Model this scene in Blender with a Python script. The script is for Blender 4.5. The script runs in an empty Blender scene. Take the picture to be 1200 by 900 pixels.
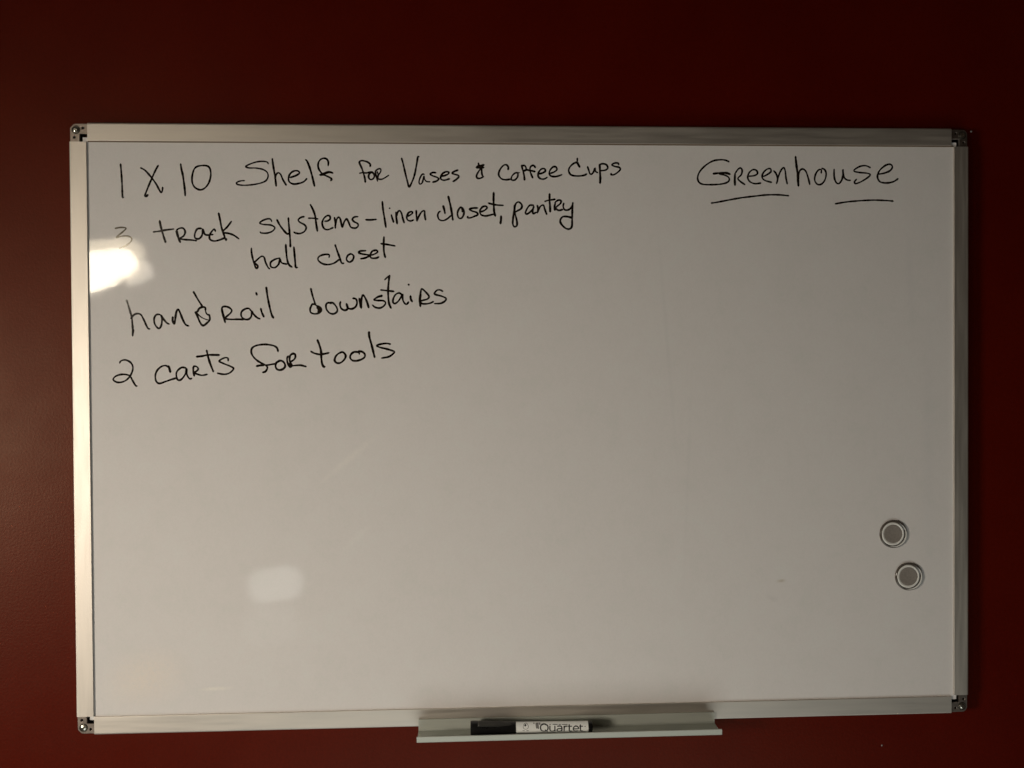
import bpy, bmesh, math, random
from mathutils import Vector, Matrix
random.seed(7)
scene = bpy.context.scene
COL = scene.collection
# ------------------------------------------------------------------ camera
# millimetres on the board (u right, v up, w out of the wall) -> world metres; board centre 1.5 m up
BZ = 1.5
PZ = 12.2          # the writing panel stands this far out of the wall
CAM_LOC = (-0.05495, -0.83719, 1.55275)
CAM_ROT = [[0.999047, 0.006971, -0.043091], [-0.04317, 0.011655, -0.999], [-0.006462, 0.999908, 0.011945]]

cd = bpy.data.cameras.new("camera")
cam = bpy.data.objects.new("camera", cd); COL.objects.link(cam)
m = Matrix(CAM_ROT).to_4x4(); m.translation = Vector(CAM_LOC)
cam.matrix_world = m
cd.sensor_width = 36.0; cd.lens = 36.0 * 950.0 / 1200.0
cd.clip_start = 0.02; cd.clip_end = 50
scene.camera = cam
# ------------------------------------------------------------------ world, lights, exposure
world = bpy.data.worlds.new("World"); scene.world = world; world.use_nodes = True
bg = world.node_tree.nodes["Background"]
bg.inputs["Color"].default_value = (1.0, 0.66, 0.45, 1); bg.inputs["Strength"].default_value = 0.013

def area_light(name, uvw, target, size, power, color, size_y=None, shape='RECTANGLE'):
    ld = bpy.data.lights.new(name, 'AREA'); ld.shape = shape; ld.size = size; ld.size_y = size_y or size
    ld.energy = power; ld.color = color
    o = bpy.data.objects.new(name, ld); COL.objects.link(o)
    p = Vector((uvw[0]/1000, -uvw[2]/1000, BZ+uvw[1]/1000))
    t = Vector((target[0]/1000, -target[2]/1000, BZ+target[1]/1000))
    o.location = p; o.rotation_euler = (t-p).to_track_quat('-Z', 'Y').to_euler()
    return o
key = area_light("left_room_lamp", (-1300, -100, 1000), (60, -330, 0), 0.30, 3.38, (1.0, 0.89, 0.75))
key.data.spread = math.radians(82)
area_light("low_soft_light", (40, -1400, 1240), (60, -300, 0), 1.5, 7.3, (0.95, 1.0, 0.95), 0.9)
def soft_glow(name, uv, sx_, sy_, power, rot, scale):
    """a dim light in the room behind the camera that fades towards its rounded edge"""
    glow = area_light(name, (uv[0], uv[1], 1500), (uv[0], uv[1], 0), sx_, power, (0.98, 1.0, 0.93), sy_)
    glow.rotation_euler.rotate_axis('Z', math.radians(rot))
    # the glow fades towards its rounded edge
    glow.data.use_nodes = True; nt = glow.data.node_tree
    geo = nt.nodes.new('ShaderNodeNewGeometry'); sx = nt.nodes.new('ShaderNodeSeparateXYZ')
    nt.links.new(geo.outputs['Parametric'], sx.inputs[0]); terms = []
    def mth(op, a, b=None, clamp=False):
        n = nt.nodes.new('ShaderNodeMath'); n.operation = op; n.use_clamp = clamp
        for k, q in enumerate((a, b)):
            if q is None: continue
            if isinstance(q, (int, float)): n.inputs[k].default_value = q
            else: nt.links.new(q, n.inputs[k])
        return n.outputs[0]
    for ax in ('X', 'Y'):
        c = mth('MULTIPLY', mth('SUBTRACT', sx.outputs[ax], 0.5), 2.0); terms.append(mth('POWER', mth('ABSOLUTE', c), 2.8))
    nz = nt.nodes.new('ShaderNodeTexNoise'); nz.inputs['Scale'].default_value = scale; nz.inputs['Detail'].default_value = 2
    nt.links.new(geo.outputs['Parametric'], nz.inputs['Vector'])
    d_ = mth('ADD', mth('ADD', *terms), mth('MULTIPLY', nz.outputs['Fac'], 0.9)); st = mth('MULTIPLY', mth('SUBTRACT', 1.4, d_), 1.6, True)
    nt.links.new(st, nt.nodes['Emission'].inputs['Strength'])

soft_glow("dim_far_glow", (-629, -537), 0.175, 0.115, 0.135, 8, 3.0)
soft_glow("dim_lower_glow", (-640, -650), 0.165, 0.13, 0.030, 2, 2.0)
scene.view_settings.view_transform = 'Standard'; scene.view_settings.look = 'None'
scene.view_settings.exposure = 0; scene.view_settings.gamma = 1
scene.render.engine = 'CYCLES'
scene.cycles.use_denoising = True
scene.cycles.max_bounces = 10
scene.cycles.sample_clamp_indirect = 4

# ------------------------------------------------------------------ helpers
def tag(o, label=None, cat=None, group=None, kind=None):
    for k, v in (("label", label), ("category", cat), ("group", group), ("kind", kind)):
        if v: o[k] = v
    return o
def empty(name, uvw, **kw):
    o = bpy.data.objects.new(name, None); COL.objects.link(o)
    o.empty_display_size = 0.02
    o.location = (uvw[0]/1000, -uvw[2]/1000, BZ+uvw[1]/1000)
    return tag(o, **kw)
def link(name, bm, mat, parent=None, smooth=False, normals=True):
    """bm is in board millimetres; store relative to the parent's origin"""
    org = parent_origin(parent)
    for v in bm.verts:
        u, vv, w = v.co
        v.co = Vector((u/1000, -w/1000, BZ+vv/1000)) - org
    if normals: bmesh.ops.recalc_face_normals(bm, faces=bm.faces)
    me = bpy.data.meshes.new(name); bm.to_mesh(me); bm.free()
    me.materials.append(mat)
    if smooth:
        for p in me.polygons: p.use_smooth = True
    o = bpy.data.objects.new(name, me); COL.objects.link(o)
    if parent: o.parent = parent
    return o
def parent_origin(p):
    org = Vector((0, 0, 0))
    while p: org += p.location; p = p.parent
    return org
def box_bm(bm, u0, u1, v0, v1, w0, w1, bev=0.0, seg=2):
    g = bmesh.ops.create_cube(bm, size=1.0)
    for v in g['verts']:
        v.co = Vector(((u0+u1)/2+v.co.x*(u1-u0), (v0+v1)/2+v.co.y*(v1-v0), (w0+w1)/2+v.co.z*(w1-w0)))
    if bev:
        es = list({e for v in g['verts'] for e in v.link_edges})
        bmesh.ops.bevel(bm, geom=es, offset=bev, segments=seg, affect='EDGES', profile=0.5)
def extrude_profile(bm, prof, a, b, axis='u', closed=True):
    """prof in (cross, w); axis 'u' puts cross on v, axis 'v' puts cross on u"""
    rows = []
    for t in (a, b):
        rows.append([bm.verts.new((t, c, w) if axis == 'u' else (c, t, w)) for c, w in prof])
    n = len(prof)
    for i in range(n):
        j = (i+1) % n
        bm.faces.new((rows[0][i], rows[0][j], rows[1][j], rows[1][i]))
    bm.faces.new(rows[0]); bm.faces.new(list(reversed(rows[1])))
def lathe(bm, prof, cu, cv, seg=48, cap=True):
    """prof: (radius, w) list about an axis out of the wall"""
    rings = []
    for r, w in prof:
        rings.append([bm.verts.new((cu+r*math.cos(2*math.pi*k/seg), cv+r*math.sin(2*math.pi*k/seg), w)) for k in range(seg)])
    for a, b in zip(rings, rings[1:]):
        for k in range(seg):
            bm.faces.new((a[k], a[(k+1) % seg], b[(k+1) % seg], b[k]))
    if cap:
        bm.faces.new(rings[0]); bm.faces.new(list(reversed(rings[-1])))
def lathe_u(bm, prof, cv, cw, seg=40, cap=True):
    """prof: (u, radius) list about an axis along u"""
    rings = []
    for u, r in prof:
        c = cv(u) if callable(cv) else cv
        rings.append([bm.verts.new((u, c+r*math.cos(2*math.pi*k/seg), cw+r*math.sin(2*math.pi*k/seg))) for k in range(seg)])
    for a, b in zip(rings, rings[1:]):
        for k in range(seg):
            bm.faces.new((a[k], a[(k+1) % seg], b[(k+1) % seg], b[k]))
    if cap:
        bm.faces.new(rings[0]); bm.faces.new(list(reversed(rings[-1])))
def catmull(pts, step=1.0):
    if len(pts) < 3: 
        (x0, y0), (x1, y1) = pts[0], pts[-1]
        n = max(2, int(math.hypot(x1-x0, y1-y0)/step)+1)
        return [(x0+(x1-x0)*i/n, y0+(y1-y0)*i/n) for i in range(n+1)]
    P = [pts[0]]+list(pts)+[pts[-1]]; out = []
    for i in range(1, len(P)-2):
        p0, p1, p2, p3 = P[i-1], P[i], P[i+1], P[i+2]
        n = max(1, int(math.hypot(p2[0]-p1[0], p2[1]-p1[1])/step))
        for k in range(n):
            t = k/n
            out.append(tuple(0.5*((2*b)+(-a+c)*t+(2*a-5*b+4*c-d)*t*t+(-a+3*b-3*c+d)*t**3) for a, b, c, d in zip(p0, p1, p2, p3)))
    out.append(tuple(pts[-1])); return out
def ribbon(bm, pts, half, place, step=0.7, height=0.07, vary=0.12):
    """a low domed ink line along pts; place(x, y, h) -> point on the surface raised by h"""
    if len(pts) == 2 and math.hypot(pts[1][0]-pts[0][0], pts[1][1]-pts[0][1]) < 1.2:
        pts = [(pts[0][0]-.35, pts[0][1]), (pts[0][0], pts[0][1]), (pts[0][0]+.35, pts[0][1]-.2)]; step = 0.15; half *= 1.25
    c = catmull(pts, step); n = len(c); ph = random.random()*6; rows = []
    if n < 2: return
    for i, (x, y) in enumerate(c):
        a = c[max(0, i-1)]; b = c[min(n-1, i+1)]
        dx, dy = b[0]-a[0], b[1]-a[1]; l = math.hypot(dx, dy) or 1; nx, ny = -dy/l, dx/l
        hw = half*(1+vary*math.sin(i*0.31+ph)+vary*0.5*math.sin(i*0.93+ph*2))
        e = min(i, n-1-i)
        if e == 0: hw *= 0.72
        rows.append([bm.verts.new(place(x+nx*hw*s, y+ny*hw*s, height*h)) for s, h in ((-1, .85), (-.55, 1), (0, 1), (.55, 1), (1, .85))])
    for r0, r1 in zip(rows, rows[1:]):
        for k in range(4): bm.faces.new((r0[k], r0[k+1], r1[k+1], r1[k]))
    # rounded ends
    for i, s in ((0, -1), (n-1, 1)):
        j = 1 if i == 0 else n-2
        dx, dy = c[i][0]-c[j][0], c[i][1]-c[j][1]; l = math.hypot(dx, dy) or 1
        tip = bm.verts.new(place(c[i][0]+dx/l*half*0.75, c[i][1]+dy/l*half*0.75, height*.5))
        for k in range(4): bm.faces.new((rows[i][k], rows[i][k+1], tip))
    
# ------------------------------------------------------------------ materials
def mat(name, color, rough=0.5, metal=0.0, spec=0.5, **kw):
    m = bpy.data.materials.new(name); m.use_nodes = True
    b = m.node_tree.nodes["Principled BSDF"]
    b.inputs["Base Color"].default_value = (*color, 1); b.inputs["Roughness"].default_value = rough
    b.inputs["Metallic"].default_value = metal; b.inputs["Specular IOR Level"].default_value = spec
    for k, v in kw.items(): b.inputs[k.replace('_', ' ')].default_value = v
    return m
def N(m, t, **kw):
    n = m.node_tree.nodes.new(t)
    for k, v in kw.items(): setattr(n, k, v)
    return n
def lk(m, a, b): m.node_tree.links.new(a, b)
def noise_fac(m, scale, detail=4, stretch=(1, 1, 1), rough=0.6):
    tc = N(m, 'ShaderNodeTexCoord'); mp = N(m, 'ShaderNodeMapping'); mp.inputs['Scale'].default_value = stretch
    nz = N(m, 'ShaderNodeTexNoise'); nz.inputs['Scale'].default_value = scale; nz.inputs['Detail'].default_value = detail
    nz.inputs['Roughness'].default_value = rough
    lk(m, tc.outputs['Object'], mp.inputs['Vector']); lk(m, mp.outputs['Vector'], nz.inputs['Vector'])
    return nz.outputs['Fac']
def ramp(m, fac, stops):
    r = N(m, 'ShaderNodeValToRGB'); e = r.color_ramp.elements
    while len(e) < len(stops): e.new(0.5)
    for i, (p, c) in enumerate(stops): e[i].position = p; e[i].color = (*c, 1)
    lk(m, fac, r.inputs['Fac']); return r.outputs['Color']
def to_rng(m, fac, lo, hi, flo=0.3, fhi=0.7):
    r = N(m, 'ShaderNodeMapRange'); r.inputs['From Min'].default_value = flo; r.inputs['From Max'].default_value = fhi
    r.inputs['To Min'].default_value = lo; r.inputs['To Max'].default_value = hi
    lk(m, fac, r.inputs['Value']); return r.outputs['Result']
def bump(m, fac, strength, dist, prev=None):
    b = N(m, 'ShaderNodeBump'); b.inputs['Strength'].default_value = strength; b.inputs['Distance'].default_value = dist
    lk(m, fac, b.inputs['Height'])
    if prev: lk(m, prev, b.inputs['Normal'])
    return b.outputs['Normal']
def P(m): return m.node_tree.nodes["Principled BSDF"]

wall_mat = mat("red_wall_paint", (0.13, 0.011, 0.004), 0.42, spec=0.20)
wall_mat.node_tree.nodes["Principled BSDF"].inputs["Specular Tint"].default_value = (1.0, 0.72, 0.48, 1)
f = noise_fac(wall_mat, 9, 5)
gw = N(wall_mat, 'ShaderNodeMix', data_type='RGBA'); gw.blend_type = 'MULTIPLY'; gw.inputs[0].default_value = 1
lk(wall_mat, ramp(wall_mat, f, [(.3, (0.068, 0.0022, 0.0003)), (.7, (0.082, 0.0036, 0.0006))]), gw.inputs[6])
lk(wall_mat, ramp(wall_mat, noise_fac(wall_mat, 330, 4, rough=.8), [(.3, (.80, .75, .75)), (.7, (1.12, 1.1, 1.1))]), gw.inputs[7])
lk(wall_mat, gw.outputs[2], P(wall_mat).inputs['Base Color'])
n1 = bump(wall_mat, noise_fac(wall_mat, 420, 3), 0.30, 0.0006)
n2 = bump(wall_mat, noise_fac(wall_mat, 60, 3), 0.03, 0.0008, n1)
lk(wall_mat, n2, P(wall_mat).inputs['Normal'])
lk(wall_mat, to_rng(wall_mat, noise_fac(wall_mat, 30, 4), 0.40, 0.45), P(wall_mat).inputs['Roughness'])

panel_mat = mat("dry_erase_surface", (0.70, 0.695, 0.68), 0.05, spec=0.5)
base = ramp(panel_mat, noise_fac(panel_mat, 38, 7, rough=.75), [(.3, (0.68, 0.668, 0.640)), (.5, (0.71, 0.682, 0.662)), (.7, (0.712, 0.700, 0.675))])
def stain_or_reflection(prev, u, v, su, sv, ang, col, amt, soft=0.0):
    """one soft mark at board position (u, v) mm, su x sv mm half-size, turned by ang"""
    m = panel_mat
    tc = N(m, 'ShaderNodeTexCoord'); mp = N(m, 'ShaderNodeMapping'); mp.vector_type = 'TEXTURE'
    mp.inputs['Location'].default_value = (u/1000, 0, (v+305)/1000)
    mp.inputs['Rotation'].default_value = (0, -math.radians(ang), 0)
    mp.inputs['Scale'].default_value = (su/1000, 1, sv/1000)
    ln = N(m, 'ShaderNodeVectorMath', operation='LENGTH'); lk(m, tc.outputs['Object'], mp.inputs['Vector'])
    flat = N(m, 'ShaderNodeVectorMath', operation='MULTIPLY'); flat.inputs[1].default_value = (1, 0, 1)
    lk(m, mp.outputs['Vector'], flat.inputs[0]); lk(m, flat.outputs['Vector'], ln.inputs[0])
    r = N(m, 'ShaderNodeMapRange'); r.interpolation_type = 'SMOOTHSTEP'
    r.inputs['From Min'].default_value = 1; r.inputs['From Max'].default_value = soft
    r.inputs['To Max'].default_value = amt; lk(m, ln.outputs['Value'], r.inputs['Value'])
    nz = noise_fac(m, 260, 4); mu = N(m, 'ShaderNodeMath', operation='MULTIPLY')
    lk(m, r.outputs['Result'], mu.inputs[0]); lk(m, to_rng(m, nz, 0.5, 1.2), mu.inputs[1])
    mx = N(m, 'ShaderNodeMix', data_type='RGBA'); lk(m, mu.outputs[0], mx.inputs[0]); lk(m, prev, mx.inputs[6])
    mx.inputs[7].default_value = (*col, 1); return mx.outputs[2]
for s in STAINS if 'STAINS' in globals() else [  # stains, and pale arcs painted in as reflections
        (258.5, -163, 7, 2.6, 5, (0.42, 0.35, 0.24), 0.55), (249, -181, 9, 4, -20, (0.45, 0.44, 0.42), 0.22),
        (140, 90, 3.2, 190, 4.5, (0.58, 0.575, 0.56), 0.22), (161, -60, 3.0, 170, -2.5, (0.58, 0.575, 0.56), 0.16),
        (-185, -32, 6, 52, -50, (0.82, 0.79, 0.74), 0.42), (-178, -112, 5, 32, -48, (0.80, 0.78, 0.74), 0.3),  # pale arcs: soft reflections painted into the panel colour
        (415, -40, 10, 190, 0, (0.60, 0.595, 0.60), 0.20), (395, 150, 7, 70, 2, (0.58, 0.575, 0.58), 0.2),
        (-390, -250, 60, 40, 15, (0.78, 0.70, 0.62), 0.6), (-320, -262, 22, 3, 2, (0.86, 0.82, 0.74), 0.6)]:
    base = stain_or_reflection(base, *s)
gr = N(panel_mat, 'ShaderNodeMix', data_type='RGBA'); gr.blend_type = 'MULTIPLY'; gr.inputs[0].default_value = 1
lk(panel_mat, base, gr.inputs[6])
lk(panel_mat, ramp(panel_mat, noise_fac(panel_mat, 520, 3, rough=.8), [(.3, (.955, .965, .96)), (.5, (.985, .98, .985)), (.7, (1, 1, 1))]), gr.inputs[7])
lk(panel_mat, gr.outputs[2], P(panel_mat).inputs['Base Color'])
lk(panel_mat, to_rng(panel_mat, noise_fac(panel_mat, 22, 6, (1, 1, 2.2)), 0.025, 0.055), P(panel_mat).inputs['Roughness'])
pn = bump(panel_mat, noise_fac(panel_mat, 18, 3), 0.08, 0.0006)
pn = bump(panel_mat, noise_fac(panel_mat, 900, 2), 0.05, 0.00006, pn)
lk(panel_mat, pn, P(panel_mat).inputs['Normal'])

def metal_mat(name, col, rough, stretch, aniso=0.0):
    m = mat(name, col, rough, metal=1.0)
    f = noise_fac(m, 260, 5, stretch)
    lk(m, ramp(m, f, [(.25, tuple(c*.93 for c in col)), (.75, tuple(min(1, c*1.04) for c in col))]), P(m).inputs['Base Color'])
    lk(m, to_rng(m, f, rough-.05, rough+.06), P(m).inputs['Roughness'])
    lk(m, bump(m, f, 0.12, 0.0001), P(m).inputs['Normal'])
    return m
rail_h = metal_mat("satin_aluminium_across", (0.68, 0.63, 0.565), 0.53, (0.06, 1, 1))
rail_v = metal_mat("satin_aluminium_upright", (0.68, 0.63, 0.565), 0.53, (1, 1, 0.06))
for q in (rail_h, rail_v): P(q).inputs["Metallic"].default_value = 0.96
tray_mat = metal_mat("tray_aluminium", (0.50, 0.52, 0.465), 0.52, (0.05, 1, 1))
P(tray_mat).inputs['Metallic'].default_value = 0.45
steel = metal_mat("bracket_steel", (0.34, 0.29, 0.25), 0.42, (1, 1, 1))
screw_mat = metal_mat("screw_steel", (0.72, 0.70, 0.62), 0.24, (1, 1, 1))
dark_steel = mat("dark_cup_and_blocker", (0.05, 0.045, 0.035), 0.5, metal=0.6)
def ink_mat(name, lo, hi, rough=0.12):
    m = mat(name, lo, rough, spec=0.5)
    lk(m, ramp(m, noise_fac(m, 300, 5), [(.35, lo), (.72, hi)]), P(m).inputs['Base Color']); return m
ink = ink_mat("black_marker_ink", (0.006, 0.0035, 0.002), (0.020, 0.013, 0.008))
thin_veiled_ink = ink_mat("glare_veiled_thin_ink", (0.10, 0.08, 0.055), (0.17, 0.14, 0.10), 0.06)  # thin ink, with the veil of the glare put into its grey
black_plastic = mat("black_plastic", (0.006, 0.006, 0.006), 0.28)
lk(black_plastic, to_rng(black_plastic, noise_fac(black_plastic, 90), 0.22, 0.4), P(black_plastic).inputs['Roughness'])
clip_plastic = mat("worn_black_plastic", (0.035, 0.034, 0.03), 0.42)
label_white = mat("white_print_film", (0.66, 0.67, 0.62), 0.32)
lk(label_white, ramp(label_white, noise_fac(label_white, 200), [(.3, (0.84, 0.87, 0.84)), (.7, (0.90, 0.92, 0.90))]), P(label_white).inputs['Base Color'])
print_black = mat("black_print", (0.012, 0.013, 0.014), 0.35)
print_grey = mat("grey_print", (0.22, 0.22, 0.21), 0.4)
magnet_core_mat = mat("magnet_core", (0.095, 0.08, 0.07), 0.5, metal=0.3)
lk(magnet_core_mat, ramp(magnet_core_mat, noise_fac(magnet_core_mat, 700, 4), [(.3, (0.25, 0.22, 0.195)), (.7, (0.33, 0.295, 0.26))]), P(magnet_core_mat).inputs['Base Color'])
case_mat = mat("smoky_case_edge", (0.085, 0.072, 0.06), 0.10, spec=0.7)
ring_mat = mat("clear_plastic_over_white", (0.72, 0.71, 0.67), 0.10)
fleck_mat = mat("pale_fleck", (0.45, 0.42, 0.40), 0.6)

# ------------------------------------------------------------------ wall
bm = bmesh.new(); box_bm(bm, -2600, 2600, -1500, 1300, -100, 0)
wall = link("wall", bm, wall_mat); tag(wall, kind="structure")
for (u, v, r) in ((468, 306, 1.0), (371, -343, 0.8)):
    bm = bmesh.new(); lathe(bm, [(r, 0), (r*.9, .5), (r*.4, .9)], u, v, 9)
    for q in bm.verts: q.co.x += random.uniform(-.3, .3); q.co.y += random.uniform(-.3, .3)
    link("fleck", bm, fleck_mat, wall)

# ------------------------------------------------------------------ whiteboard
board = empty("whiteboard", (0, -305, 0), label="white dry-erase board with handwritten lists in an aluminium frame on the red wall", cat="whiteboard")
bm = bmesh.new(); box_bm(bm, -444.3, 444.6, -290.6, 290.6, 3, PZ)
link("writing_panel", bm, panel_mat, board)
def rail_profile(inner, outer):
    s = 1 if outer > inner else -1
    return [(inner, 3), (inner, 13.75), (inner+s*.1, 13.92), (inner+s*.3, 14.0), (outer-s*1.6, 14.0), (outer-s*.7, 13.7), (outer-s*.15, 13.0), (outer, 12.2), (outer, 1.0), (outer-s*3, 1.0), (outer-s*3, 3)]
for (a, b, i, o_, ax, mt) in ((-439, 438.5, 287, 305, 'u', rail_h), (-439.5, 438.5, -287, -305, 'u', rail_h),
                             (-286.5, 286, -440, -457, 'v', rail_v), (-285.8, 286, 441.3, 457, 'v', rail_v)):
    bm = bmesh.new(); prof = rail_profile(i, o_)
    # the inner lip overlaps the panel: keep it above the panel's face
    prof[0] = (i, 10.05); prof[-1] = (prof[-1][0], 2.0)
    k = 8*(1 if o_ > i else -1)
    s_ = 1 if o_ > i else -1
    prof = ([(i, PZ+.05)] if i == -287 else [(i+s_*.5, PZ+.05), (i+s_*.5, PZ+.6), (i, PZ+.6)]) + prof[1:-1] + [(o_-3*s_, PZ+.05)]
    extrude_profile(bm, prof, a, b, ax)
    link("frame_rail", bm, mt, board)
bm = bmesh.new(); box_bm(bm, -438.9, 440.6, 285.9, 287.4, PZ+.04, PZ+.9)
link("shade_strip", bm, mat("brown_shade_line", (0.16, 0.115, 0.075), 0.6), board)  # added dark strip standing in for the shade under the top rail
def corner(su, sv, slot_ang):
    cd_ = bpy.data.curves.new("corner_bracket", 'CURVE'); cd_.dimensions = '2D'; cd_.fill_mode = 'BOTH'
    cd_.extrude = 0.0012; cd_.bevel_depth = 0.0003; cd_.bevel_resolution = 1
    def sp(pts):
        s = cd_.splines.new('POLY'); s.points.add(len(pts)-1); s.use_cyclic_u = True
        for q, (x, y) in zip(s.points, pts): q.co = (x/1000*su, y/1000*sv, 0, 1)
    # outer corner at (456, 303.8)
    rnd = [(456, 299.6), (455.2, 300.8), (452.8, 303.2), (451.4, 303.8)] if su < 0 else [(456, 299.2), (455.4, 300.9), (454.2, 302.5), (452.6, 303.5), (451, 303.8)]
    sp([(437, 303.8), (437, 294.4), (447.6, 294.4), (447.6, 284), (456, 284)] + rnd)
    def circ(x, y, r, n=14): sp([(x+r*math.cos(2*math.pi*k/n), y+r*math.sin(2*math.pi*k/n)) for k in range(n)])
    circ(452.3, 290.6, 1.6); circ(443.7, 299.9, 1.6); circ(450.6, 298.0, 2.2, 20)
    tmp = bpy.data.objects.new("tmp", cd_); COL.objects.link(tmp)
    dg = bpy.context.evaluated_depsgraph_get(); me = bpy.data.meshes.new_from_object(tmp.evaluated_get(dg))
    bpy.data.objects.remove(tmp); bpy.data.curves.remove(cd_)
    b2 = bmesh.new(); b2.from_mesh(me); bpy.data.meshes.remove(me)
    for q in b2.verts: q.co = Vector((q.co.x*1000, q.co.y*1000, 11.0+q.co.z*1000))
    br = link("corner_bracket", b2, steel, board)
    # added dark boxes behind the bracket that keep light out of its holes
    cu, cv = 450.6*su, 298.0*sv
    b3 = bmesh.new()
    box_bm(b3, *sorted((449.2*su, 455.0*su)), *sorted((280*sv, 302.5*sv)), 2.0, 9.2)
    box_bm(b3, *sorted((438*su, 449.0*su)), *sorted((295.6*sv, 302.5*sv)), 2.0, 9.2)
    link("hole_light_blocker", b3, dark_steel, br)
    b3 = bmesh.new(); lathe(b3, [(4.1, 12.2), (4.15, 12.8), (3.6, 13.0), (3.0, 12.7), (2.9, 11.6)], cu, cv, 32, cap=False)
    link("screw_cup", b3, dark_steel, br, smooth=True)
    b4 = bmesh.new()
    ca, sa = math.cos(slot_ang), math.sin(slot_ang)
    for s in (1, -1):
        top = []; mid = []; low = []; K = 10
        for k in range(K+1):
            a = math.pi*k/K; x, y = math.cos(a), max(0.14, math.sin(a))*s
            for lst, r, w in ((top, 1.5, 13.9), (mid, 2.5, 13.5), (low, 2.8, 12.6)):
                yy = max(0.32, abs(y*r))*s; X = x*r
                lst.append(b4.verts.new((cu+X*ca-yy*sa, cv+X*sa+yy*ca, w)))
        for A_, B_ in ((top, mid), (mid, low)):
            for k in range(K): b4.faces.new((A_[k], A_[k+1], B_[k+1], B_[k]))
            b4.faces.new((A_[0], A_[-1], B_[-1], B_[0]))
        b4.faces.new(top)
    lathe(b4, [(2.8, 10), (2.8, 12.7)], cu, cv, 24)
    link("screw", b4, screw_mat, br)
corner(-1, 1, 1.45); corner(1, 1, 0.9); corner(-1, -1, 0.75); corner(1, -1, 0.3)
for su, sv in ((-1, 1), (1, 1), (-1, -1), (1, -1)):
    pass
# pen tray clipped over the bottom rail
T0, T1 = -116.6, 187.0
bm = bmesh.new()
tray = [(-297.3, 14.05), (-296.7, 14.6), (-296.5, 15.6), (-296.9, 16.0), (-306.6, 16.0), (-307.7, 16.8), (-307.7, 40.4), (-303.4, 40.4), (-302.9, 41.1), (-303.1, 42.0), (-308.1, 42.0), (-308.8, 41.3), (-308.8, 14.05)]
extrude_profile(bm, tray, T0, T1, 'u')
tr = link("pen_tray", bm, tray_mat, board)
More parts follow.
